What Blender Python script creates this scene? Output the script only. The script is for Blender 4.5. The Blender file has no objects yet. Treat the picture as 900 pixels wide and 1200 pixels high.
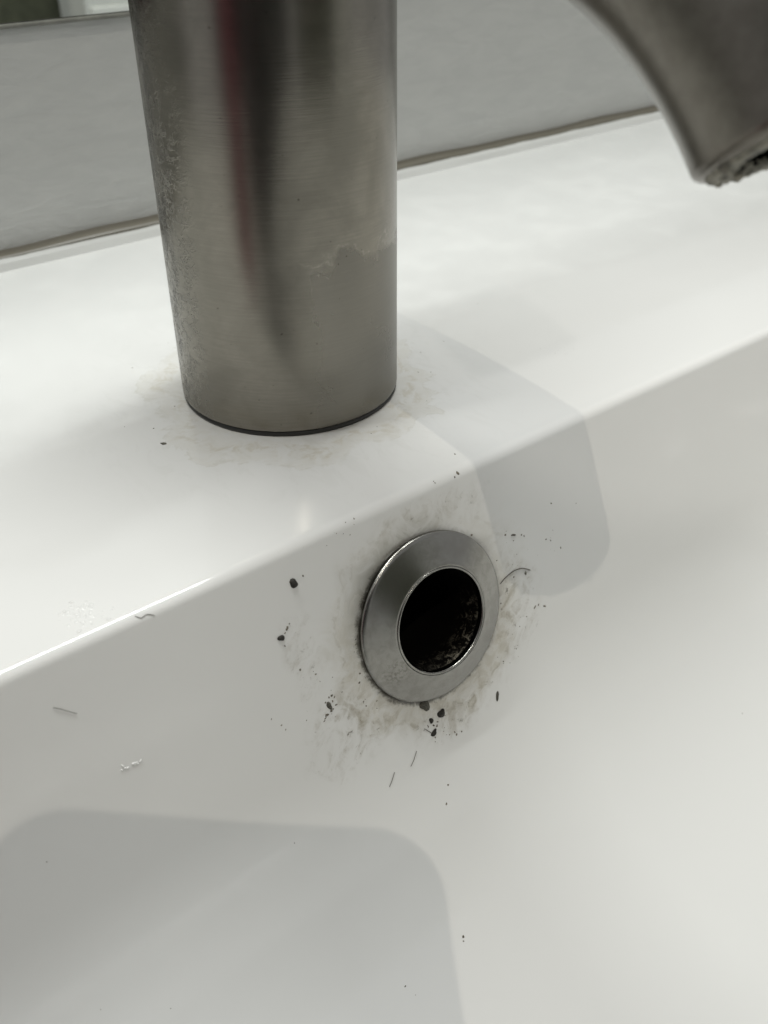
import bpy, bmesh, math, random
from mathutils import Vector, Matrix
from mathutils.bvhtree import BVHTree
random.seed(7)
S = bpy.context.scene
COL = S.collection
MM = 0.001

# ------------------------------------------------------------------ camera
CAM = Vector((-99.27, -159.02, 94.65)) * MM
CR = Vector((0.78404, -0.62066, -0.00711))      # right
CU = Vector((0.35713, 0.44171, 0.82301))        # up
CF = Vector((0.50767, 0.64782, -0.56798))       # forward
cd = bpy.data.cameras.new('camera')
cam = bpy.data.objects.new('camera', cd)
COL.objects.link(cam)
M = Matrix((CR, CU, -CF)).transposed().to_4x4()
M.translation = CAM
cam.matrix_world = M
cd.sensor_fit = 'VERTICAL'
cd.sensor_height = 36
cd.sensor_width = 27
cd.lens = 1118 / 1200 * 36
cd.clip_start = 0.005
cd.clip_end = 20
cd.dof.use_dof = True
cd.dof.focus_distance = 0.178
cd.dof.aperture_fstop = 27
S.camera = cam

# ------------------------------------------------------------------ world and lamps
W = bpy.data.worlds.new('World')
S.world = W
W.use_nodes = True
W.node_tree.nodes['Background'].inputs[0].default_value = (0.97, 0.98, 0.98, 1)
W.node_tree.nodes['Background'].inputs[1].default_value = 0.44


def lamp(name, kind, loc, power, color, aim=None, **kw):
    l = bpy.data.lights.new(name, kind)
    l.energy = power
    l.color = color
    for k, v in kw.items():
        setattr(l, k, v)
    o = bpy.data.objects.new(name, l)
    COL.objects.link(o)
    o.location = loc
    if aim is not None:
        o.rotation_euler = (Vector(aim) - Vector(loc)).to_track_quat('-Z', 'Y').to_euler()
    return o


# small ceiling spot, front left: casts the sharp spout and phone shadows
lamp('ceiling_spot', 'POINT', (-0.43, -0.90, 1.62), 21.5, (1, 0.94, 0.82), shadow_soft_size=0.006)
# lower lamp behind the camera: the fainter second spout shadow on the deck
lamp('room_lamp', 'POINT', (-0.78, -1.44, 1.21), 20, (1, 0.97, 0.92), shadow_soft_size=0.022)
# ceiling panel over the basin
lamp('ceiling_panel', 'AREA', (0.25, 0.055, 1.55), 10.0, (0.98, 1, 0.97), aim=(0.25, 0.055, 0), shape='RECTANGLE', size=0.60, size_y=0.10)
# long vanity lamp in front of the mirror
lamp('vanity_lamp', 'AREA', (-0.06, 0.070, 0.64), 2.95, (0.98, 1, 0.99), aim=(-0.06, 0.070, 0), shape='RECTANGLE', size=0.56, size_y=0.015)
# thin light bar above the mirror, cut off towards the front by an added blocker
lamp('mirror_light_bar', 'AREA', (0.05, 0.0985, 0.80), 3.7, (0.95, 1, 0.99), aim=(0.05, 0.0985, 0), shape='RECTANGLE', size=0.50, size_y=0.0012)

S.view_settings.view_transform = 'Standard'
S.view_settings.look = 'None'
S.view_settings.exposure = 0
S.view_settings.gamma = 1
S.cycles.caustics_reflective = False
S.cycles.caustics_refractive = False
S.cycles.max_bounces = 10


# ------------------------------------------------------------------ helpers
def link(name, mesh, mat=None, parent=None, smooth=True):
    o = bpy.data.objects.new(name, mesh)
    COL.objects.link(o)
    if mat:
        mesh.materials.append(mat)
    if smooth:
        for p in mesh.polygons:
            p.use_smooth = True
    if parent:
        o.parent = parent
    return o


def meshof(name, verts, faces):
    m = bpy.data.meshes.new(name)
    m.from_pydata([tuple(v) for v in verts], [], faces)
    m.update()
    bm = bmesh.new()
    bm.from_mesh(m)
    bmesh.ops.recalc_face_normals(bm, faces=bm.faces)
    bm.to_mesh(m)
    bm.free()
    return m


def tag(o, label, cat, group=None):
    o['label'] = label
    o['category'] = cat
    if group:
        o['group'] = group
    return o


def empty(name, loc):
    o = bpy.data.objects.new(name, None)
    COL.objects.link(o)
    o.location = loc
    o.empty_display_size = 0.01
    return o


def put(o, parent):
    """parent keeping world place (parents are unrotated empties or meshes at the origin)"""
    o.parent = parent
    o.location = o.location - parent.location
    return o


def lathe(profile, n=128, axis=None, origin=Vector((0, 0, 0)), close=False):
    """profile: list of (radius, height) in metres"""
    axis = (axis or Vector((0, 0, 1))).normalized()
    a = axis.orthogonal().normalized() if abs(axis.z) < 0.999 else Vector((1, 0, 0))
    b = axis.cross(a)
    v, f = [], []
    for r, h in profile:
        for k in range(n):
            t = 2 * math.pi * k / n
            v.append(origin + axis * h + (a * math.cos(t) + b * math.sin(t)) * r)
    for i in range(len(profile) - 1):
        for k in range(n):
            f.append((i * n + k, i * n + (k + 1) % n, (i + 1) * n + (k + 1) % n, (i + 1) * n + k))
    if close:
        f.append(tuple(range(n)))
        f.append(tuple((len(profile) - 1) * n + k for k in range(n)))
    return v, f


def tube(path, radii, n=12, caps=True):
    v, f = [], []
    prev = None
    for i, p in enumerate(path):
        q0 = path[max(i - 1, 0)]
        q1 = path[min(i + 1, len(path) - 1)]
        t = (q1 - q0).normalized()
        if prev is None:
            a = t.orthogonal().normalized()
        else:
            a = (prev - t * prev.dot(t)).normalized()
        prev = a
        b = t.cross(a)
        r = radii[i] if isinstance(radii, (list, tuple)) else radii
        for k in range(n):
            w = 2 * math.pi * k / n
            v.append(p + (a * math.cos(w) + b * math.sin(w)) * r)
    for i in range(len(path) - 1):
        for k in range(n):
            f.append((i * n + k, i * n + (k + 1) % n, (i + 1) * n + (k + 1) % n, (i + 1) * n + k))
    if caps:
        f.append(tuple(range(n)))
        f.append(tuple((len(path) - 1) * n + k for k in range(n)))
    return v, f


def box(x0, x1, y0, y1, z0, z1, bev=0.0, seg=3):
    bm = bmesh.new()
    bmesh.ops.create_cube(bm, size=1)
    for v in bm.verts:
        v.co = Vector(((x0 + x1) / 2 + v.co.x * (x1 - x0), (y0 + y1) / 2 + v.co.y * (y1 - y0), (z0 + z1) / 2 + v.co.z * (z1 - z0)))
    if bev:
        bmesh.ops.bevel(bm, geom=list(bm.edges), offset=bev, segments=seg, profile=0.5, affect='EDGES')
    m = bpy.data.meshes.new('box')
    bm.to_mesh(m)
    bm.free()
    return m


# ------------------------------------------------------------------ material helper
class NT:
    def __init__(self, name):
        self.m = bpy.data.materials.new(name)
        self.m.use_nodes = True
        self.t = self.m.node_tree
        self.t.nodes.clear()
        self.out = self.t.nodes.new('ShaderNodeOutputMaterial')
        self.p = self.t.nodes.new('ShaderNodeBsdfPrincipled')
        self.t.links.new(self.p.outputs[0], self.out.inputs[0])
        tc = self.t.nodes.new('ShaderNodeNewGeometry')
        self.pos = tc.outputs['Position']          # metres, world

    def set(self, sock, val):
        s = self.p.inputs[sock]
        self._in(s, val)

    def _in(self, s, val):
        if hasattr(val, 'is_output'):
            self.t.links.new(val, s)
        elif isinstance(val, (tuple, list)) and len(val) == 3 and s.type == 'RGBA':
            s.default_value = (*val, 1)
        else:
            s.default_value = val

    def math(self, op, a, b=0.0, c=0.0, clamp=False):
        n = self.t.nodes.new('ShaderNodeMath')
        n.operation = op
        n.use_clamp = clamp
        for i, x in enumerate((a, b, c)):
            self._in(n.inputs[i], x)
        return n.outputs[0]

    def vmath(self, op, a, b=(0, 0, 0), scale=None):
        n = self.t.nodes.new('ShaderNodeVectorMath')
        n.operation = op
        self._in(n.inputs[0], a)
        self._in(n.inputs[1], b)
        if scale is not None:
            n.inputs['Scale'].default_value = scale
        return n.outputs['Value'] if op in ('LENGTH', 'DISTANCE', 'DOT_PRODUCT') else n.outputs['Vector']

    def noise(self, vec, scale, detail=4, rough=0.55, dist=0.0):
        n = self.t.nodes.new('ShaderNodeTexNoise')
        self._in(n.inputs['Vector'], vec)
        n.inputs['Scale'].default_value = scale
        n.inputs['Detail'].default_value = detail
        n.inputs['Roughness'].default_value = rough
        n.inputs['Distortion'].default_value = dist
        return n.outputs['Fac']

    def ramp(self, x, a, b, lo=0.0, hi=1.0, smooth=True):
        n = self.t.nodes.new('ShaderNodeMapRange')
        n.interpolation_type = 'SMOOTHSTEP' if smooth else 'LINEAR'
        n.clamp = True
        self._in(n.inputs['Value'], x)
        n.inputs['From Min'].default_value = a
        n.inputs['From Max'].default_value = b
        n.inputs['To Min'].default_value = lo
        n.inputs['To Max'].default_value = hi
        return n.outputs['Result']

    def mix(self, fac, a, b):
        n = self.t.nodes.new('ShaderNodeMix')
        n.data_type = 'RGBA'
        self._in(n.inputs[0], fac)
        self._in(n.inputs[6], a)
        self._in(n.inputs[7], b)
        return n.outputs[2]

    def mul(self, *xs):
        r = xs[0]
        for x in xs[1:]:
            r = self.math('MULTIPLY', r, x)
        return r

    def sep(self, v):
        n = self.t.nodes.new('ShaderNodeSeparateXYZ')
        self._in(n.inputs[0], v)
        return n.outputs

    def comb(self, x, y, z):
        n = self.t.nodes.new('ShaderNodeCombineXYZ')
        for i, q in enumerate((x, y, z)):
            self._in(n.inputs[i], q)
        return n.outputs[0]

    def bump(self, h, strength, dist, normal=None):
        n = self.t.nodes.new('ShaderNodeBump')
        n.inputs['Strength'].default_value = strength
        n.inputs['Distance'].default_value = dist
        self._in(n.inputs['Height'], h)
        if normal is not None:
            self._in(n.inputs['Normal'], normal)
        return n.outputs[0]


def plain(name, col, rough=0.5, metal=0.0, nscale=0, namt=0.0, bump=0.0, spec=0.5):
    t = NT(name)
    if nscale:
        n = t.noise(t.pos, nscale, 5)
        t.set('Base Color', t.mix(t.ramp(n, 0.3, 0.7), tuple(c * (1 - namt) for c in col), tuple(min(1, c * (1 + namt)) for c in col)))
        if bump:
            t.set('Normal', t.bump(n, bump, 0.0004))
    else:
        t.set('Base Color', col)
    t.set('Roughness', rough)
    t.set('Metallic', metal)
    t.set('Specular IOR Level', spec)
    return t.m


# ------------------------------------------------------------------ main dimensions (mm)
YW = 111.5            # wall plane
YF = -49.0            # deck front edge
TILT = math.radians(17)
RC = Vector((-7.6, -56.4, -24.2)) * MM             # overflow centre on the basin wall
RN = Vector((0, -math.cos(TILT), math.sin(TILT)))  # basin wall normal
RS = Vector((0, -math.sin(TILT), -math.cos(TILT)))  # down the basin wall


# ------------------------------------------------------------------ materials
def ceramic():
    t = NT('glazed_ceramic')
    P = t.vmath('SCALE', t.pos, scale=1000.0)       # mm
    rel = t.vmath('SUBTRACT', P, tuple(RC * 1000))
    d = t.vmath('LENGTH', rel)
    u = t.vmath('DOT_PRODUCT', rel, (1, 0, 0))
    w = t.vmath('DOT_PRODUCT', rel, tuple(RS))
    base = (0.665, 0.663, 0.643)
    n_f = t.noise(P, 0.9, 6, 0.72, 0.5)
    n_m = t.noise(P, 0.22, 6, 0.68, 1.4)
    n_b = t.noise(P, 0.05, 3)
    n_w = t.noise(t.vmath('ADD', P, (40, 10, 5)), 0.12, 4, 0.6, 0.8)
    # distance from the ring with a wandering outline
    dw = t.math('ADD', d, t.math('MULTIPLY', t.math('SUBTRACT', n_w, 0.5), 14.0))
    below = t.ramp(t.math('SUBTRACT', w, t.math('MULTIPLY', u, 0.25)), -16, 10, 0.35, 1)

    def blob(cu, cw, ru, rw):
        a = t.math('DIVIDE', t.math('SUBTRACT', u, cu), ru)
        b = t.math('DIVIDE', t.math('SUBTRACT', w, cw), rw)
        r = t.math('SQRT', t.math('ADD', t.math('MULTIPLY', a, a), t.math('MULTIPLY', b, b)))
        return t.ramp(t.math('ADD', r, t.math('MULTIPLY', t.math('SUBTRACT', n_w, 0.5), 1.2)), 0.35, 1.0, 1, 0)
    # thin yellowish film hugging the ring, with a darker dried edge
    film = t.mul(t.ramp(dw, 19, 26, 1, 0), t.ramp(n_m, 0.30, 0.62, 0.3, 1), below)
    edge_f = t.mul(t.ramp(t.math('ABSOLUTE', t.math('SUBTRACT', dw, 21.5)), 0.0, 0.9, 1, 0), t.ramp(n_m, 0.42, 0.6), below)
    # wiped smudges left below, right and below the ring
    sv = t.comb(t.math('ADD', t.math('MULTIPLY', u, 0.30), t.math('MULTIPLY', w, 0.24)), t.math('SUBTRACT', t.math('MULTIPLY', w, 0.12), t.math('MULTIPLY', u, 0.15)), 3.0)
    n_s = t.noise(sv, 0.9, 6, 0.68, 1.0)
    lobes = t.math('MAXIMUM', t.math('MAXIMUM', blob(-22, 13, 12, 12), blob(20.5, 8, 8, 14)), t.math('MULTIPLY', blob(1, 21, 17, 7), 0.8))
    lobes = t.math('MAXIMUM', lobes, t.math('MULTIPLY', blob(4, -18.5, 20, 6), 0.55))
    lobes = t.math('MAXIMUM', lobes, t.math('MULTIPLY', blob(-28, -4, 5, 12), 0.5))
    smear = t.mul(lobes, t.ramp(n_s, 0.40, 0.68), t.ramp(n_m, 0.36, 0.62, 0.1, 1), t.ramp(n_f, 0.3, 0.6, 0.5, 1))
    crumbs = t.mul(lobes, t.ramp(n_f, 0.57, 0.66), t.ramp(n_m, 0.46, 0.58))
    # grime packed in the joint, heaviest at left and below
    joint = t.mul(t.ramp(t.math('ADD', d, t.math('MULTIPLY', t.math('SUBTRACT', n_f, 0.5), 3.0)), 16.9, 18.0, 1, 0), t.ramp(n_m, 0.34, 0.52, 0.25, 1), t.ramp(t.math('SUBTRACT', w, t.math('MULTIPLY', u, 0.9)), -16, 6, 0.2, 1))
    upper = t.mul(t.ramp(d, 16.2, 22.0, 1, 0), t.ramp(t.math('ADD', w, t.math('MULTIPLY', u, 0.75)), -22, -6, 1, 0), t.ramp(n_m, 0.25, 0.6, 0.55, 1))  # contact shadow plus grime, painted dark at the ring's upper left
    # limescale around the foot of the tap
    xy = t.vmath('MULTIPLY', P, (1, 1, 0))
    dc = t.vmath('LENGTH', xy)
    up = t.ramp(t.sep(P)[2], -2.0, -0.6)
    n_d = t.noise(t.vmath('ADD', P, (7, 3, 0)), 0.075, 4, 0.6, 0.6)
    edge = t.math('ADD', dc, t.math('MULTIPLY', t.math('SUBTRACT', n_d, 0.5), 30))
    foot = t.mul(up, t.ramp(edge, 30.0, 33.0, 1, 0), t.ramp(n_m, 0.30, 0.62, 0.25, 1))
    ring = t.mul(up, t.ramp(t.math('ABSOLUTE', t.math('SUBTRACT', edge, 26.5)), 0.2, 2.2, 1, 0), t.ramp(n_m, 0.40, 0.60))
    rim = t.mul(up, t.ramp(edge, 31.0, 31.8, 0, 1), t.ramp(edge, 31.8, 33.0, 1, 0), t.ramp(n_m, 0.4, 0.6))
    lime = t.mul(t.ramp(dc, 60, 22, 0, 1), t.ramp(t.noise(t.vmath('MULTIPLY', P, (1.3, 0.55, 0.6)), 0.16, 6, 0.7, 1.6), 0.50, 0.66), t.ramp(t.sep(P)[2], -14, -1))
    col = t.mix(t.math('MULTIPLY', film, 0.62), base, (0.40, 0.365, 0.28))
    col = t.mix(t.math('MULTIPLY', edge_f, 0.42), col, (0.27, 0.24, 0.18))
    col = t.mix(t.math('MULTIPLY', smear, 0.75), col, (0.28, 0.245, 0.18))
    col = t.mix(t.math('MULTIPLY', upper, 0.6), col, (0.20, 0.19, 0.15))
    col = t.mix(t.math('MULTIPLY', crumbs, 0.75), col, (0.10, 0.09, 0.07))
    col = t.mix(t.math('MULTIPLY', joint, 0.85), col, (0.055, 0.05, 0.04))
    col = t.mix(t.math('MULTIPLY', foot, 0.26), col, (0.52, 0.485, 0.39))
    col = t.mix(t.math('MULTIPLY', ring, 0.40), col, (0.47, 0.42, 0.32))
    col = t.mix(t.math('MULTIPLY', rim, 0.25), col, (0.42, 0.39, 0.31))
    col = t.mix(t.math('MULTIPLY', lime, 0.14), col, (0.42, 0.41, 0.37))
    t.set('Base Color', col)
    dirt = t.math('MAXIMUM', film, smear)
    t.set('Roughness', t.math('ADD', t.ramp(t.noise(P, 0.08, 5, 0.65), 0.3, 0.7, 0.07, 0.15), t.math('MULTIPLY', dirt, 0.3)))
    t.set('Specular IOR Level', 0.5)
    t.set('Normal', t.bump(t.math('ADD', t.math('MULTIPLY', n_f, 0.02), t.math('MULTIPLY', t.noise(P, 0.06, 1), 0.12)), 0.25, 0.0004))
    return t.m


def brushed(name, kind):
    t = NT(name)
    P = t.vmath('SCALE', t.pos, scale=1000.0)
    x, y, z = t.sep(P)
    ang = t.math('MULTIPLY', t.math('ARCTAN2', x, t.math('MULTIPLY', y, -1)), 23.0)   # arc length, 0 facing the basin
    col = (0.40, 0.375, 0.325)
    if kind == 'column':
        cyl = t.comb(ang, z, 0.0)
        lines = t.noise(t.comb(t.math('MULTIPLY', ang, 0.10), t.math('MULTIPLY', z, 2.6), 0.0), 1.0, 4, 0.7)
        big = t.noise(cyl, 0.10, 4, 0.6, 0.6)
        med = t.noise(cyl, 0.35, 5, 0.6, 0.4)
        fine = t.noise(cyl, 1.1, 5, 0.7, 0.5)
        # tide mark of limescale: wavy upper border
        tide = t.math('ADD', t.math('ADD', z, t.math('MULTIPLY', t.math('SUBTRACT', t.noise(cyl, 0.16, 5, 0.55, 0.3), 0.5), 17)), t.math('MULTIPLY', t.math('SUBTRACT', fine, 0.5), 2.0))
        low = t.math('MULTIPLY', t.ramp(tide, 32.6, 35.2, 1, 0), t.ramp(big, 0.3, 0.6, 0.6, 1))
        tline = t.mul(t.ramp(t.math('ABSOLUTE', t.math('SUBTRACT', tide, 35.2)), 0.0, 0.7, 1, 0), t.ramp(ang, -14, -5), t.ramp(fine, 0.4, 0.6))
        lowf = t.mul(low, t.ramp(ang, -13, -4, 0.25, 1))
        c = t.mix(t.ramp(big, 0.35, 0.68), (0.225, 0.212, 0.182), (0.275, 0.258, 0.222))
        c = t.mix(t.math('MULTIPLY', t.ramp(lines, 0.3, 0.7), 0.35), c, (0.17, 0.16, 0.138))
        c = t.mix(t.math('MULTIPLY', lowf, 0.6), c, (0.16, 0.155, 0.137))
        c = t.mix(t.math('MULTIPLY', tline, 0.5), c, (0.36, 0.345, 0.31))
        # crust on the left flank
        left = t.ramp(ang, -38, -27, 1, 0)
        crust = t.mul(left, t.ramp(t.math('ABSOLUTE', t.math('SUBTRACT', t.noise(cyl, 0.5, 4, 0.6, 1.2), 0.5)), 0.0, 0.06, 1, 0), t.ramp(med, 0.38, 0.55), t.ramp(z, 70, 40, 0.3, 1))
        drip = t.mul(t.ramp(ang, -42, -33, 1, 0), t.ramp(t.noise(t.comb(t.math('MULTIPLY', ang, 0.35), t.math('MULTIPLY', z, 0.12), 5.0), 1.0, 4, 0.7, 0.8), 0.50, 0.54))
        c = t.mix(t.math('MULTIPLY', crust, 0.55), c, (0.34, 0.33, 0.305))
        c = t.mix(t.math('MULTIPLY', drip, 0.75), c, (0.08, 0.076, 0.066))
        c = t.mix(t.math('MULTIPLY', t.ramp(t.noise(t.comb(t.math('MULTIPLY', ang, 0.8), t.math('MULTIPLY', z, 1.3), 2.0), 0.9, 6, 0.75, 0.3), 0.42, 0.62), 0.12), c, (0.17, 0.162, 0.145))
        spots = t.ramp(t.noise(cyl, 0.9, 1, 0.4), 0.76, 0.79)
        c = t.mix(t.math('MULTIPLY', spots, 0.7), c, (0.09, 0.085, 0.07))
        rough = t.math('ADD', t.math('ADD', 0.22, t.math('MULTIPLY', lowf, 0.08)), t.math('MULTIPLY', crust, 0.15))
        nb = t.bump(lines, 0.10, 0.00006)
        nb = t.bump(t.math('MULTIPLY', crust, fine), 0.5, 0.0003, nb)
        t.set('Normal', nb)
    else:
        fine = t.noise(P, 0.5, 5, 0.65)
        c = t.mix(t.ramp(fine, 0.35, 0.65), (0.145, 0.134, 0.115), (0.168, 0.156, 0.135))
        rough = 0.30
        t.set('Normal', t.bump(t.noise(t.vmath('MULTIPLY', P, (3, 0.3, 0.3)), 1.0, 4), 0.06, 0.0001))
    t.set('Base Color', c)
    t.set('Metallic', 1.0)
    t.set('Roughness', rough)
    if kind == 'column':
        t.set('Anisotropic', 0.65)
        tg = t.t.nodes.new('ShaderNodeTangent')
        tg.direction_type = 'RADIAL'
        tg.axis = 'Z'
        t.t.links.new(tg.outputs[0], t.p.inputs['Tangent'])
    return t.m


def ring_metal():
    t = NT('overflow_ring_metal')
    P = t.vmath('SCALE', t.pos, scale=1000.0)
    rel = t.vmath('SUBTRACT', P, tuple(RC * 1000))
    u = t.vmath('DOT_PRODUCT', rel, (1, 0, 0))
    w = t.vmath('DOT_PRODUCT', rel, tuple(RS))
    n = t.noise(P, 0.5, 6, 0.7, 0.5)
    f = t.noise(P, 1.8, 4, 0.6)
    c = t.mix(t.ramp(n, 0.4, 0.66), (0.275, 0.27, 0.252), (0.235, 0.228, 0.21))
    a = t.math('SUBTRACT', u, -11.5)
    b = t.math('SUBTRACT', w, 5.5)
    spot = t.ramp(t.math('SQRT', t.math('ADD', t.math('MULTIPLY', a, a), t.math('MULTIPLY', b, b))), 1.0, 4.2, 1, 0)
    stain = t.mul(spot, t.ramp(f, 0.46, 0.6))
    c = t.mix(t.math('MULTIPLY', stain, 0.6), c, (0.13, 0.12, 0.10))
    t.set('Base Color', c)
    t.set('Metallic', 1.0)
    t.set('Roughness', t.math('ADD', 0.15, t.math('MULTIPLY', n, 0.14)))
    t.set('Normal', t.bump(f, 0.04, 0.0001))
    t.set('Anisotropic', 0.7)
    tg = t.t.nodes.new('ShaderNodeTangent')
    tg.direction_type = 'RADIAL'
    tg.axis = 'Z'
    t.t.links.new(tg.outputs[0], t.p.inputs['Tangent'])
    return t.m


def pipe_dirt():
    t = NT('grimy_overflow_pipe')
    P = t.vmath('SCALE', t.pos, scale=1000.0)
    rel = t.vmath('SUBTRACT', P, tuple(RC * 1000))
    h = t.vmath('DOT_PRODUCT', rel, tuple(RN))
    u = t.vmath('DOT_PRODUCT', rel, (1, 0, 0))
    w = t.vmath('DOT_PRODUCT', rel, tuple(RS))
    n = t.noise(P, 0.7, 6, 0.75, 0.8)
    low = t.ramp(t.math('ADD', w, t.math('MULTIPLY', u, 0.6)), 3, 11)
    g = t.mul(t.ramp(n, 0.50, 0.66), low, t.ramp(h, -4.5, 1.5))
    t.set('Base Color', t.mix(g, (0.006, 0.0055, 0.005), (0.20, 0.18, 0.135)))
    t.set('Roughness', 0.7)
    t.set('Specular IOR Level', t.math('MULTIPLY', g, 0.4))
    t.set('Normal', t.bump(n, 0.6, 0.0006))
    return t.m


def wall_mat():
    t = NT('painted_plaster')
    P = t.vmath('SCALE', t.pos, scale=1000.0)
    n1 = t.noise(t.vmath('MULTIPLY', P, (0.45, 1, 1.5)), 0.16, 6, 0.62, 0.7)
    n2 = t.noise(P, 0.5, 4, 0.6)
    t.set('Base Color', t.mix(t.ramp(n1, 0.3, 0.7), (0.37, 0.376, 0.365), (0.40, 0.406, 0.392)))
    t.set('Roughness', 0.55)
    nb = t.bump(n1, 0.36, 0.0012)
    t.set('Normal', t.bump(n2, 0.15, 0.0005, nb))
    return t.m


def sealant_mat():
    t = NT('white_silicone')
    P = t.vmath('SCALE', t.pos, scale=1000.0)
    z = t.sep(P)[2]
    n = t.noise(t.vmath('MULTIPLY', P, (0.3, 1, 1)), 0.25, 4)
    top = t.ramp(t.math('ADD', z, t.math('MULTIPLY', n, 0.9)), 3.6, 4.0)
    t.set('Base Color', t.mix(top, (0.50, 0.505, 0.49), (0.065, 0.058, 0.042)))
    t.set('Roughness', 0.45)
    return t.m


MAT = dict(
    ceramic=ceramic(), column=brushed('brushed_steel_column', 'column'), spout=brushed('brushed_steel_spout', 'spout'),
    ring=ring_metal(), pipe=pipe_dirt(), wall=wall_mat(), seal=sealant_mat(),
    rubber=plain('black_rubber', (0.02, 0.02, 0.018), 0.5),
    mould=plain('black_mould', (0.018, 0.016, 0.012), 0.7, nscale=2500, namt=0.5, bump=0.5),
    grime=plain('grey_brown_grime', (0.07, 0.065, 0.05), 0.75, nscale=2500, namt=0.5, bump=0.5),
    fleck=plain('brown_dust', (0.13, 0.115, 0.085), 0.75, nscale=2500, namt=0.5, bump=0.4),
    hair=plain('dark_hair', (0.05, 0.042, 0.03), 0.5, nscale=800, namt=0.3),
    droplet=plain('dried_limescale_drop', (0.66, 0.66, 0.64), 0.2, nscale=3000, namt=0.02),
    scale=plain('limescale_crust', (0.20, 0.19, 0.15), 0.6, nscale=900, namt=0.5, bump=0.8),
    trim=plain('mirror_edge', (0.10, 0.10, 0.085), 0.35, nscale=300, namt=0.15),
    black=plain('black_phone_back', (0.012, 0.012, 0.014), 0.35, nscale=200, namt=0.2),
    red=plain('red_case_edge', (0.45, 0.03, 0.07), 0.45, nscale=200, namt=0.1),
)
t = NT('mirror_silver')
t.set('Base Color', t.mix(t.noise(t.pos, 30, 3), (0.80, 0.83, 0.80), (0.84, 0.86, 0.83)))
t.set('Metallic', 1.0)
t.set('Roughness', 0.01)
MAT['mirror'] = t.m


# ------------------------------------------------------------------ wall
wv = [(-0.55, YW * MM, -0.35), (0.75, YW * MM, -0.35), (0.75, YW * MM, 0.40), (-0.55, YW * MM, 0.40)]
wv += [(x, (YW + 30) * MM, z) for x, _, z in wv]
wall = link('wall', meshof('wall', wv, [(0, 1, 2, 3), (7, 6, 5, 4), (0, 4, 5, 1), (1, 5, 6, 2), (2, 6, 7, 3), (3, 7, 4, 0)]), MAT['wall'], smooth=False)
wall['kind'] = 'structure'
wall['label'] = 'grey painted plaster wall behind the sink deck'

# ------------------------------------------------------------------ sink
sink = empty('sink', (0, 0, 0))
tag(sink, 'glossy white ceramic sink with flat tap deck and sloping basin', 'sink')


def rrect(x0, x1, y0, y1, r, nc=12, nx=24, ny=14):
    """counter-clockwise rounded rectangle with a fixed number of points"""
    pts = []
    cs = [(x1 - r, y1 - r, 0), (x0 + r, y1 - r, 90), (x0 + r, y0 + r, 180), (x1 - r, y0 + r, 270)]
    for i, (cx, cy, a0) in enumerate(cs):
        arc = [(cx + r * math.cos(math.radians(a0 + 90 * k / nc)), cy + r * math.sin(math.radians(a0 + 90 * k / nc))) for k in range(nc + 1)]
        pts += arc
        nxt = cs[(i + 1) % 4]
        a1 = math.radians(nxt[2])
        e = (nxt[0] + r * math.cos(a1), nxt[1] + r * math.sin(a1))
        n = nx if i in (0, 2) else ny
        s = arc[-1]
        for k in range(1, n):
            pts.append((s[0] + (e[0] - s[0]) * k / n, s[1] + (e[1] - s[1]) * k / n))
    return pts


# basin profile: (inset from the deck edge, depth), mm
FR = 2.3
prof = [(-6.0, 0.0), (-2.1, 0.0), (-1.70, 0.0)]
turn = math.pi / 2 - TILT
c0 = (-1.70, -FR)
for k in range(1, 13):
    a = turn * k / 12
    prof.append((c0[0] + FR * math.sin(a), c0[1] + FR * math.cos(a)))
sx, sz = prof[-1]
dirx, dirz = math.sin(TILT), -math.cos(TILT)
for L in (0.4, 6, 14, 22, 30, 37, 40, 40.5):
    prof.append((sx + dirx * L, sz + dirz * L))
ex, ez = prof[-1]
BR = 64.0
ccx, ccz = ex + BR * math.cos(TILT), ez + BR * math.sin(TILT)
for k in range(1, 25):
    a = TILT + (math.pi / 2 - math.radians(2.5) - TILT) * k / 24
    prof.append((ccx - BR * math.cos(a), ccz - BR * math.sin(a)))
prof.append((prof[-1][0] + 1.0, prof[-1][1] - 0.044))
X0, X1, Y0, Y1 = -230, 330, -290, YF
verts, faces = [], []
loops = []
outer = rrect(X0 - 45, X1 + 45, Y0 - 40, YW, 6)
loops.append([(x, y, -130.0) for x, y in rrect(X0 - 45, X1 + 45, Y0 - 40, YW, 6)])
loops.append([(x, y, -3.2) for x, y in outer])
for k in range(1, 6):
    a = math.pi / 2 * k / 5
    ins = 3.0 * (1 - math.cos(a))
    loops.append([(x, y, -3.2 + 3.2 * math.sin(a)) for x, y in rrect(X0 - 45 + ins, X1 + 45 - ins, Y0 - 40 + ins, YW - ins * 0.001, 6 - ins * 0.5)])
for ins, z in prof:
    r = max(48 - ins * 0.35, 14)
    loops.append([(x, y, z) for x, y in rrect(X0 + ins, X1 - ins, Y0 + ins, Y1 - ins, r)])
N = len(loops[0])
for lp in loops:
    verts += [Vector(p) * MM for p in lp]
for i in range(len(loops) - 1):
    for k in range(N):
        faces.append((i * N + k, i * N + (k + 1) % N, (i + 1) * N + (k + 1) % N, (i + 1) * N + k))
b = (len(loops) - 1) * N
faces.append(tuple(b + k for k in range(N)))
me = meshof('ceramic_body', verts, faces)
# cut the overflow hole
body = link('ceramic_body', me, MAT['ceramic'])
cv, cf = lathe([(11.5 * MM, -30 * MM), (11.5 * MM, 12 * MM)], 48, RN, RC, close=True)
cut = link('cutter', meshof('cutter', cv, cf))
mod = body.modifiers.new('b', 'BOOLEAN')
mod.operation = 'DIFFERENCE'
mod.solver = 'EXACT'
mod.object = cut
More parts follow.
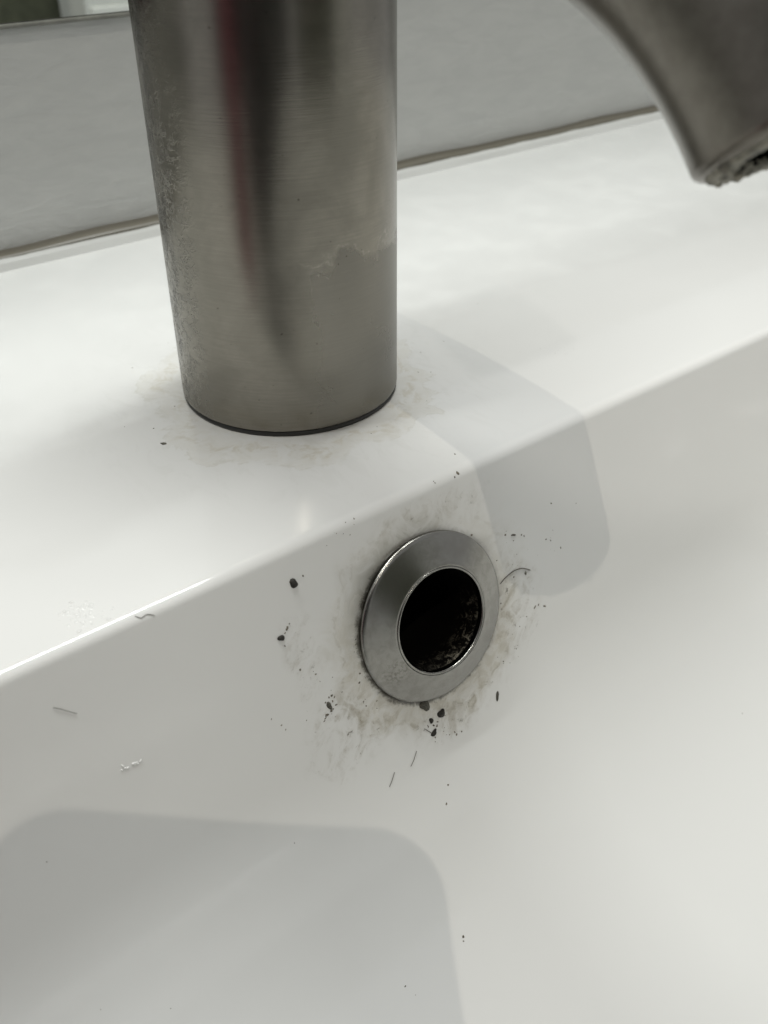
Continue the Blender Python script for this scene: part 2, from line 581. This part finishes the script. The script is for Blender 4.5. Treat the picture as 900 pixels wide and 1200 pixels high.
# open shell: flip so that the cut works on a closed volume
bm = bmesh.new()
bm.from_mesh(me)
bot = [v for v in bm.verts if abs(v.co.z + 0.130) < 1e-6]
bm.faces.new(sorted(bot, key=lambda v: v.index))
bmesh.ops.recalc_face_normals(bm, faces=bm.faces)
bm.to_mesh(me)
bm.free()
dg = bpy.context.evaluated_depsgraph_get()
new = bpy.data.meshes.new_from_object(body.evaluated_get(dg))
body.modifiers.clear()
body.data = new
bpy.data.objects.remove(cut)
for p in new.polygons:
    p.use_smooth = True
body.parent = sink

bmv = bmesh.new()
bmv.from_mesh(new)
BODY = BVHTree.FromBMesh(bmv)
bmv.free()


def on_sink(u, v):
    """point and normal on the sink seen at photo position u, v"""
    d = (CR * (u - 450) - CU * (v - 600) + CF * 1118).normalized()
    hit, n, _, _ = BODY.ray_cast(CAM, d)
    if n.dot(d) > 0:
        n = -n
    return hit, n


# overflow ring on the basin wall (built about its own Z axis, then turned onto the wall)
ZV, OV = Vector((0, 0, 1)), Vector((0, 0, 0))
trim = link('overflow_ring', meshof('overflow_ring', *lathe([(r * MM, h * MM) for r, h in [
    (15.9, -1.0), (16.7, 0.0), (16.75, 0.45), (16.68, 0.7), (16.5, 0.92), (16.2, 1.08), (15.9, 1.2), (14.6, 1.72), (12.7, 2.46), (11.0, 3.12), (10.75, 3.2), (10.55, 3.16), (10.45, 2.9), (10.4, 0.0)]],
    160, ZV, OV)), MAT['ring'], sink)
trim.location = RC
trim.rotation_euler = RN.to_track_quat('Z', 'Y').to_euler()
trim['label'] = 'round bevelled metal overflow ring with dirty joint'
lip = link('ring_lip', meshof('ring_lip', *lathe([(r * MM, h * MM) for r, h in [
    (10.5, 1.0), (10.52, 3.1), (10.42, 3.26), (10.25, 3.3), (10.08, 3.22), (10.0, 2.9), (9.95, 0.5), (9.95, -1.0)]], 160, ZV, OV)), MAT['ring'], trim)
pv, pf = lathe([(r * MM, h * MM) for r, h in [(9.96, 2.0), (9.8, 0.5), (9.9, -2), (9.8, -5), (9.9, -9), (9.8, -22), (0.3, -22.2)]], 96, ZV, OV)
pv = [p - p.normalized() * random.uniform(-0.12, 0.2) * MM if p.z < 0.001 else p for p in pv]
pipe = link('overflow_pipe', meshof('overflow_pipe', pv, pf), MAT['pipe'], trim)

# silicone bead between deck and wall
bv, bf = [], []
xs = [-0.36 + 0.72 * i / 180 for i in range(181)]
for x in xs:
    wob = 0.25 * math.sin(x * 61) + 0.18 * math.sin(x * 143 + 1)
    pr = [(YW - 0.02, 4.9 + wob), (YW - 1.4, 4.5 + wob), (YW - 3.4, 4.1 + wob * 0.6), (YW - 4.1, 3.7 + wob * 0.5), (YW - 4.5, 2.2), (YW - 4.8 - wob * 0.2, 0.15), (YW - 4.9 - wob * 0.2, -0.3), (YW - 0.02, -0.3)]
    bv += [Vector((x, y * MM, z * MM)) for y, z in pr]
k = 8
for i in range(len(xs) - 1):
    for j in range(k):
        bf.append((i * k + j, i * k + (j + 1) % k, (i + 1) * k + (j + 1) % k, (i + 1) * k + j))
seal = link('silicone_sealant', meshof('silicone_sealant', bv, bf), MAT['seal'], smooth=False)
tag(seal, 'white silicone bead with dirty beige top edge along the wall', 'sealant')

# ------------------------------------------------------------------ faucet
fa = empty('faucet', (0, 0, 0))
tag(fa, 'brushed steel basin tap with thick round column and arched spout', 'faucet')
H = 128.0
cp = [(22.2, 0.9), (22.75, 1.0), (22.95, 1.35), (23.0, 1.9)] + [(23.0, z) for z in (2.6, 20, 40, 60, 80, 100)] + [(23.0, H - 3.2), (22.9, H - 1.6), (22.2, H - 0.5), (21.0, H), (0.2, H + 0.2)]
column = link('column', meshof('column', *lathe([(r * MM, z * MM) for r, z in cp], 192)), MAT['column'], fa)
gas = link('base_gasket', meshof('base_gasket', *lathe([(r * MM, z * MM) for r, z in [(20, 0.02), (22.7, 0.02), (22.85, 0.5), (22.5, 1.1), (20, 1.1)]], 128)), MAT['rubber'], fa)
# spout: straight out of the column, then an arc down to the mouth
SR, RHO, PHI = 14.0, 61.07, 0.9392
my, mz = -106.67, 71.58
cy, cz = my + RHO * math.sin(PHI), mz - RHO * math.cos(PHI)
path = [Vector((0, -18, cz + RHO)), Vector((0, -30, cz + RHO)), Vector((0, -45, cz + RHO))]
for k in range(0, 41):
    a = PHI * k / 40
    path.append(Vector((0, cy - RHO * math.sin(a), cz + RHO * math.cos(a))))
T = Vector((0, -math.cos(PHI), -math.sin(PHI)))
mouth = path[-1].copy()
# outer skin with rounded mouth edge
sp_path = [p * MM for p in path[:-1]] + [(mouth - T * 1.2) * MM, (mouth - T * 0.5) * MM, (mouth - T * 0.1) * MM, mouth * MM]
sp_r = [SR * MM] * (len(path) - 1) + [SR * MM, 13.85 * MM, 13.4 * MM, 12.8 * MM]
spv, spf = tube(sp_path, sp_r, 96, caps=False)
spout = link('spout', meshof('spout', spv, spf), MAT['spout'], fa)
# aerator: ring face and dark recess
ml = mouth * MM
av, af = lathe([(r * MM, h * MM) for r, h in [(12.85, -0.3), (12.7, 0.35), (12.2, 0.6), (10.6, 0.5), (10.2, 0.2), (10.1, -0.5)]], 96, T, ml)
aer = link('aerator_ring', meshof('aerator_ring', av, af), MAT['scale'], spout)
for v in aer.data.vertices:
    v.co += Vector([random.uniform(-1, 1) for _ in range(3)]) * 0.00016
rv, rf = lathe([(10.15 * MM, 0.0), (10.1 * MM, -9 * MM), (0.2 * MM, -9.2 * MM)], 64, T, ml)
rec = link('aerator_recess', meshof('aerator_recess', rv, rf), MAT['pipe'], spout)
# limescale lumps on the rim
lump_v, lump_f = [], []


def lump(p, n, rx, ry, h, seed=0, rot=0.0, res=(3, 9)):
    """low irregular dome lying on a surface"""
    rnd = random.Random(seed)
    a = n.orthogonal().normalized()
    bb = n.cross(a)
    ca, sa = math.cos(rot), math.sin(rot)
    a, bb = a * ca + bb * sa, bb * ca - a * sa
    V, F = [], []
    R_, K = res
    jit = [rnd.uniform(0.7, 1.25) for _ in range(K)]
    for i in range(R_):
        q = i / R_
        for k_ in range(K):
            t_ = 2 * math.pi * k_ / K
            rr = math.cos(q * math.pi / 2) * jit[k_] * rnd.uniform(0.93, 1.07)
            V.append(p + a * rx * rr * math.cos(t_) + bb * ry * rr * math.sin(t_) + n * (h * math.sin(q * math.pi / 2) - 0.00003))
    V.append(p + n * h)
    for i in range(R_ - 1):
        for k_ in range(K):
            F.append((i * K + k_, i * K + (k_ + 1) % K, (i + 1) * K + (k_ + 1) % K, (i + 1) * K + k_))
    for k_ in range(K):
        F.append(((R_ - 1) * K + k_, (R_ - 1) * K + (k_ + 1) % K, len(V) - 1))
    return V, F


def add(V, F, v, f):
    o = len(V)
    V += v
    F += [tuple(i + o for i in q) for q in f]


ta = Vector((1, 0, 0))
tb = T.cross(ta)
for i in range(46):
    t_ = random.uniform(0, 2 * math.pi)
    r_ = random.uniform(10.4, 13.2) * MM
    add(lump_v, lump_f, *lump(ml + (ta * math.cos(t_) + tb * math.sin(t_)) * r_ + T * 0.0003, T, random.uniform(0.4, 1.2) * MM, random.uniform(0.4, 1.0) * MM, random.uniform(0.3, 0.9) * MM, i))
lump_o = link('limescale_lumps', meshof('limescale_lumps', lump_v, lump_f), MAT['scale'], spout)
lump_o['kind'] = 'stuff'
# ------------------------------------------------------------------ mirror
mir = empty('mirror', (0.1, 0.106, 0.063))
tag(mir, 'mirror hung low on the wall, its bottom edge beside the tap', 'mirror')
gl = link('mirror_glass', box(-0.30, 0.45, 0.1092, 0.1112, 0.0600, 0.62, 0.0004, 1), MAT['mirror'], smooth=False)
put(gl, mir)
ed = link('bottom_trim', box(-0.302, 0.452, 0.1088, 0.1113, 0.0589, 0.0602, 0.0007, 2), MAT['trim'], smooth=False)
put(ed, mir)

# added blocker above the frame, keeps the bar light off the front deck
hs = empty('light_blocker', (0.05, 0.0985, 0.80))
tag(hs, 'added slim dark blocker above the mirror, out of frame, cutting the bar light', 'blocker')
put(link('blocker_top', box(-0.22, 0.32, 0.088, 0.1115, 0.803, 0.812, 0.001, 1), MAT['trim'], smooth=False), hs)
lipv = [(-0.22, 0.0959, 0.760), (0.32, 0.0930, 0.760), (0.32, 0.0910, 0.760), (-0.22, 0.0939, 0.760)]
lipv += [(x, y, 0.8029) for x, y, z in lipv]
put(link('blocker_lip', meshof('blocker_lip', lipv, [(0, 1, 2, 3), (4, 5, 6, 7), (0, 1, 5, 4), (1, 2, 6, 5), (2, 3, 7, 6), (3, 0, 4, 7)]), MAT['trim'], smooth=False), hs)

# ------------------------------------------------------------------ the phone taking the picture (casts the shadow in the basin)
ph = empty('phone', CAM)
tag(ph, 'dark phone held above the basin, casting the rounded rectangular shadow', 'phone')


def slab(w0, w1, h0, h1, d0, d1, r, name, mat, parent):
    """rounded plate in the camera plane: right range, up range, depth range (behind the lens), mm"""
    pts = rrect(w0, w1, h0, h1, r, 10, 2, 2)
    n_ = len(pts)
    V, F = [], []
    for dd, ins in ((d0, 0.8), (d0 - 0.0 + 0.8, 0), (d1 - 0.8, 0), (d1, 0.8)):
        mx, my_ = (w0 + w1) / 2, (h0 + h1) / 2
        for x, y in pts:
            x2 = x - ins * (1 if x > mx else -1)
            y2 = y - ins * (1 if y > my_ else -1)
            V.append((CR * (x2 - y2 * 0.07) + CU * (y2 + x2 * 0.07) - CF * dd) * MM)
    for i in range(3):
        for k_ in range(n_):
            F.append((i * n_ + k_, i * n_ + (k_ + 1) % n_, (i + 1) * n_ + (k_ + 1) % n_, (i + 1) * n_ + k_))
    F.append(tuple(range(n_)))
    F.append(tuple(3 * n_ + k_ for k_ in range(n_)))
    o = link(name, meshof(name, V, F), mat, parent, smooth=False)
    return o


slab(-35, 33, -126, 33, 3, 12, 12, 'phone_body', MAT['black'], ph)
slab(-38, -35.3, -112, 20, 4, 11, 1.2, 'case_edge', MAT['red'], ph)

# ------------------------------------------------------------------ things behind the camera, seen only as reflections
def cloth(pts, z0, z1, amp, name, mat):
    V, F = [], []
    n_ = 48
    A_, B_ = Vector(pts[0]), Vector(pts[1])
    dr = (B_ - A_).normalized()
    nr = Vector((-dr.y, dr.x))
    for j in range(9):
        z = z0 + (z1 - z0) * j / 8
        for side in (0, 1):
            for i in range(n_ + 1):
                q = A_ + (B_ - A_) * i / n_
                w = amp * math.sin(i * 0.9) * (1 - 0.5 * j / 8) + amp * 0.5 * math.sin(i * 0.37 + j * 0.3) + side * 0.004
                V.append(Vector((q.x + nr.x * w, q.y + nr.y * w, z)))
    m_ = n_ + 1
    for j in range(8):
        for side in (0, 1):
            for i in range(n_):
                p_ = (2 * j + side) * m_ + i
                F.append((p_, p_ + 1, p_ + 1 + 2 * m_, p_ + 2 * m_))
        for i in (0, n_):
            p_ = 2 * j * m_ + i
            F.append((p_, p_ + m_, p_ + 3 * m_, p_ + 2 * m_))
    for j in (0, 8):
        for i in range(n_):
            p_ = 2 * j * m_ + i
            F.append((p_, p_ + 1, p_ + 1 + m_, p_ + m_))
    return link(name, meshof(name, V, F), mat)


dark = plain('charcoal_cloth', (0.022, 0.022, 0.024), 0.9, nscale=300, namt=0.3)
redc = plain('red_cloth', (0.22, 0.025, 0.05), 0.85, nscale=300, namt=0.2)
olive = plain('olive_cloth', (0.085, 0.09, 0.06), 0.9, nscale=60, namt=0.2)
pale = plain('pale_grey_paint', (0.75, 0.76, 0.73), 0.5, nscale=40, namt=0.04)
white = plain('white_paint', (0.85, 0.86, 0.82), 0.4, nscale=40, namt=0.02)
dc = empty('photographer_standin', (-0.27, -0.26, -0.4))  # added stand-in for the photographer, gives the column its dark reflection
tag(dc, 'added charcoal stand-in for the photographer with red strip, mirrored as the dark streak in the column', 'stand-in')
put(cloth([(-0.40, -0.115), (-0.12, -0.46)], -0.40, 0.29, 0.006, 'standin_body', dark), dc)
put(cloth([(-0.205, -0.080), (-0.190, -0.118)], -0.05, 0.062, 0.0006, 'standin_red_strip', redc), dc)  # added strip that reflects as the red streak in the column
slv, slf = tube([Vector(p) * MM for p in ((-330, -330, 60), (-260, -255, 25), (-205, -200, 5), (-165, -178, 10), (-140, -175, 22))], [52 * MM, 46 * MM, 42 * MM, 38 * MM, 34 * MM], 40)
put(link('standin_arm', meshof('standin_arm', slv, slf), dark), dc)  # arm of the stand-in, also shades the left of the basin
cur = cloth([(-0.10, -0.80), (0.70, -0.80)], -0.60, 0.5, 0.006, 'olive_curtain', olive)
tag(cur, 'dark olive curtain seen in the mirror at top left', 'curtain')
cab = empty('cabinet', (0.47, -0.72, -0.3))
tag(cab, 'pale grey cabinet with white rail seen in the mirror corner', 'cabinet')
put(link('cabinet_body', box(0.355, 0.64, -0.78, -0.704, -0.30, 0.42, 0.004, 2), pale, smooth=False), cab)
put(link('white_rail', box(0.358, 0.64, -0.7038, -0.696, -0.052, -0.0365, 0.002, 2), white, smooth=False), cab)

# ------------------------------------------------------------------ dirt
BIG = [  # u, v, rx, ry (px), height px, rot, material, label
    (497, 827, 6.5, 8, 4, 0.2, 'grime', 'large grey brown mould blob touching the bottom of the overflow ring'),
    (517, 835, 5, 5.5, 3.5, 0.5, 'mould', 'round black mould spot right of the blob below the overflow ring'),
    (505, 845, 3.2, 3.2, 2, 0.1, 'mould', 'small black mould spot in the middle of the trail below the ring'),
    (509, 858, 3.4, 5, 2, 2.2, 'mould', 'ragged black crumb low in the trail below the overflow ring'),
    (345, 684, 4.6, 5, 3, 0.9, 'mould', 'black crumb on the basin wall, upper left of the overflow ring'),
    (330, 748, 3.6, 3.4, 2.5, 0, 'mould', 'black round speck lower left of the black crumb, left of the ring'),
    (583, 815, 2.2, 6, 2, 0, 'grime', 'short dark upright sliver lower right of the overflow ring'),
    (191, 520, 4.0, 2.2, 1.5, 0, 'grime', 'dark oval crumb on the deck front left of the tap column'),
    (386, 828, 3.0, 5.0, 1.5, 0.6, 'grime', 'brown crusty flake on the basin wall lower left of the ring'),
    (601, 627, 4.0, 1.3, 1, 0, 'grime', 'tiny dark dash above right of the overflow ring'),
    (616, 672, 1.6, 2.6, 1, 0, 'grime', 'tiny dark speck under the tip of the curved hair'),
]
PX = 0.00017


def oriented_lump(u, v, rx, ry, h, rot, seed):
    p, n = on_sink(u, v)
    # axes: image-right and image-up laid on the surface
    a = (CR - n * CR.dot(n)).normalized()
    bb = n.cross(a)
    ca, sa = math.cos(rot), math.sin(rot)
    a2, b2 = a * ca + bb * sa, bb * ca - a * sa
    rnd = random.Random(seed)
    V, F = [], []
    R_, K = 3, 14
    f1, f2, f3 = rnd.uniform(0, 6.3), rnd.uniform(0, 6.3), rnd.uniform(0, 6.3)
    jit = [1 + 0.22 * math.sin(2 * math.pi * k_ / K + f1) + 0.16 * math.sin(4 * math.pi * k_ / K + f2) + 0.12 * math.sin(6 * math.pi * k_ / K + f3) for k_ in range(K)]
    for i in range(R_):
        q = i / R_
        for k_ in range(K):
            t_ = 2 * math.pi * k_ / K
            rr = math.cos(q * math.pi / 2) * jit[k_] * rnd.uniform(0.95, 1.05)
            V.append(p + a2 * rx * PX * rr * math.cos(t_) + b2 * ry * PX * rr * math.sin(t_) + n * (h * PX * math.sin(q * math.pi / 2) * rnd.uniform(0.85, 1.15) - 0.00002))
    V.append(p + n * h * PX)
    for i in range(R_ - 1):
        for k_ in range(K):
            F.append((i * K + k_, i * K + (k_ + 1) % K, (i + 1) * K + (k_ + 1) % K, (i + 1) * K + k_))
    for k_ in range(K):
        F.append(((R_ - 1) * K + k_, (R_ - 1) * K + (k_ + 1) % K, len(V) - 1))
    return p, V, F


for i, (u, v, rx, ry, h, rot, mt, lab) in enumerate(BIG):
    p, V, F = oriented_lump(u, v, rx, ry, h, rot, 100 + i)
    o = link('dirt_speck', meshof('dirt_speck', [q - p for q in V], F), MAT[mt])
    o.location = p
    tag(o, lab, 'dirt', 'dirt specks on the basin')

# countless finer flecks
FV, FF = [], []
rnd = random.Random(21)
small = [(340, 682, 1.5), (355, 675, 1.6), (337, 735, 1.6), (339, 731, 1.4), (334, 757, 1.5), (334, 742, 1.6), (336, 738, 1.3), (512, 850, 2), (508, 850, 2.2), (510, 864, 1.6), (513, 846, 1.4),
         (502, 852, 1.3), (520, 857, 1.3), (533, 858, 1.4), (535, 861, 1.3), (541, 857, 1.2), (527, 861, 1.2), (627, 711, 1.8), (631, 709, 1.6), (638, 710, 1.8), (587, 707, 2.0), (602, 676, 1.3), (614, 628, 1.2),
         (611, 627, 1.3), (645, 633, 1.4), (657, 642, 1.4), (675, 590, 1.2), (646, 590, 1.2), (640, 632, 1.2), (592, 627, 1.5), (553, 627, 1.5), (352, 785, 1.7), (370, 790, 1.4), (384, 838, 1.6), (381, 842, 1.7),
         (390, 822, 1.6), (392, 817, 1.5), (388, 833, 1.5), (394, 826, 1.4), (380, 845, 1.5), (389, 815, 1.5), (330, 850, 1.2), (318, 843, 1.0), (335, 855, 1.0), (523, 942, 1.3), (525, 920, 1.4), (533, 559, 1.5), (536, 554, 1.8), (508, 564, 1.3),
         (510, 566, 1.3), (415, 608, 1.3), (543, 1098, 2.0), (543, 1103, 1.5), (345, 988, 0.8), (475, 1156, 1.0), (487, 1166, 0.8), (870, 836, 1.0), (490, 436, 1.2), (505, 436, 1.4), (493, 413, 1.0), (560, 356, 1.0), (520, 400, 1.0), (533, 532, 1.2),
         (180, 502, 1.2), (146, 500, 0.9), (205, 476, 1.3), (197, 402, 1.0), (155, 431, 1.0), (442, 500, 1.2), (435, 508, 1.0), (200, 1182, 0.8), (118, 1183, 0.7), (55, 1010, 0.7), (500, 470, 1.0)]
for i, (u, v, r) in enumerate(small):
    r *= 0.85
    _, V, F = oriented_lump(u, v, r * rnd.uniform(0.6, 1.2), r * rnd.uniform(0.5, 1.5), r * 0.45, rnd.uniform(0, 3), 400 + i)
    add(FV, FF, V, F)


def cloud(n, cu, cv, su, sv, rmin, rmax, shear=0.0):
    for i in range(n):
        dv = rnd.gauss(0, sv)
        u, v = cu + rnd.gauss(0, su) + shear * dv, cv + dv
        if ((u - 504) / 82) ** 2 + ((v - 723) / 98) ** 2 < 1.02:
            continue
        r = rnd.uniform(rmin, rmax)
        _, V, F = oriented_lump(u, v, r, r * rnd.uniform(0.5, 1.6), r * 0.4, rnd.uniform(0, 3), int(u * 7 + v * 13))
        add(FV, FF, V, F)


cloud(12, 388, 828, 4, 11, 0.5, 1.2, -0.4)
cloud(10, 372, 805, 18, 22, 0.3, 0.7, -0.5)
cloud(12, 605, 755, 7, 20, 0.4, 0.9, -0.5)
cloud(8, 596, 650, 9, 13, 0.4, 0.9)
cloud(8, 645, 635, 12, 14, 0.3, 0.7)
cloud(14, 508, 850, 10, 12, 0.4, 1.0)
cloud(12, 420, 770, 4, 26, 0.5, 1.2)
cloud(10, 450, 820, 18, 5, 0.4, 1.0)
cloud(9, 655, 411, 12, 4, 0.3, 0.6)
cloud(8, 400, 625, 12, 7, 0.3, 0.7, -1.0)
flecks = link('dirt_flecks', meshof('dirt_flecks', FV, FF), MAT['fleck'])
flecks['kind'] = 'stuff'
tag(flecks, 'fine dark flecks of dirt scattered around the overflow ring', 'dirt')

# dried drops that sparkle on the glaze
DV, DF = [], []
for i in range(70):
    u, v = 98 + rnd.gauss(0, 13), 719 + rnd.gauss(0, 7)
    r = rnd.uniform(0.7, 2.6)
    _, V, F = oriented_lump(u, v, r, r * rnd.uniform(0.5, 1.1), r * rnd.uniform(0.18, 0.4), rnd.uniform(0, 3), 900 + i)
    add(DV, DF, V, F)
for i in range(12):
    k_ = i / 11
    _, V, F = oriented_lump(143 + 22 * k_ + rnd.gauss(0, 2), 901 - 8 * k_ + rnd.gauss(0, 1.5), rnd.uniform(0.8, 2.2), rnd.uniform(0.6, 1.4), 0.9, rnd.uniform(0, 3), 980 + i)
    add(DV, DF, V, F)
drops = link('dried_drops', meshof('dried_drops', DV, DF), MAT['droplet'])
drops['kind'] = 'stuff'
tag(drops, 'tiny glinting dried water drops on the left of the glaze', 'drops')


def hair(pts, r, lab):
    ps = []
    for u, v in pts:
        p, n = on_sink(u, v)
        ps.append(p + n * 0.0001)
    # smooth through the points
    out = []
    for i in range(len(ps) - 1):
        p0, p1, p2, p3 = ps[max(i - 1, 0)], ps[i], ps[i + 1], ps[min(i + 2, len(ps) - 1)]
        for k_ in range(8):
            s = k_ / 8
            out.append(0.5 * ((2 * p1) + (p2 - p0) * s + (2 * p0 - 5 * p1 + 4 * p2 - p3) * s * s + (3 * p1 - p0 - 3 * p2 + p3) * s ** 3))
    out.append(ps[-1])
    o0 = out[0].copy()
    o = link('hair', meshof('hair', *tube([q - o0 for q in out], r, 6)), MAT['hair'])
    o.location = o0
    tag(o, lab, 'hair', 'loose hairs on the sink')


hair([(586, 684), (592, 677), (602, 669), (612, 666), (621, 668)], 0.00009, 'curved dark hair sticking out from the right of the overflow ring')
hair([(62, 829), (72, 831), (82, 834), (90, 836)], 0.000038, 'short straight hair on the dark left part of the basin wall')
hair([(158, 722), (165, 724), (172, 720), (181, 721)], 0.000042, 'short wavy hair lying on the deck edge at left')
hair([(462, 905), (459, 915), (456, 922)], 0.00005, 'thin short hair on the basin below the mould trail')
hair([(488, 880), (484, 892), (481, 898)], 0.00005, 'faint hair just below the mould trail under the overflow ring')
hair([(497, 854), (504, 858), (509, 862)], 0.00007, 'tiny hair stuck to the black crumb below the ring')
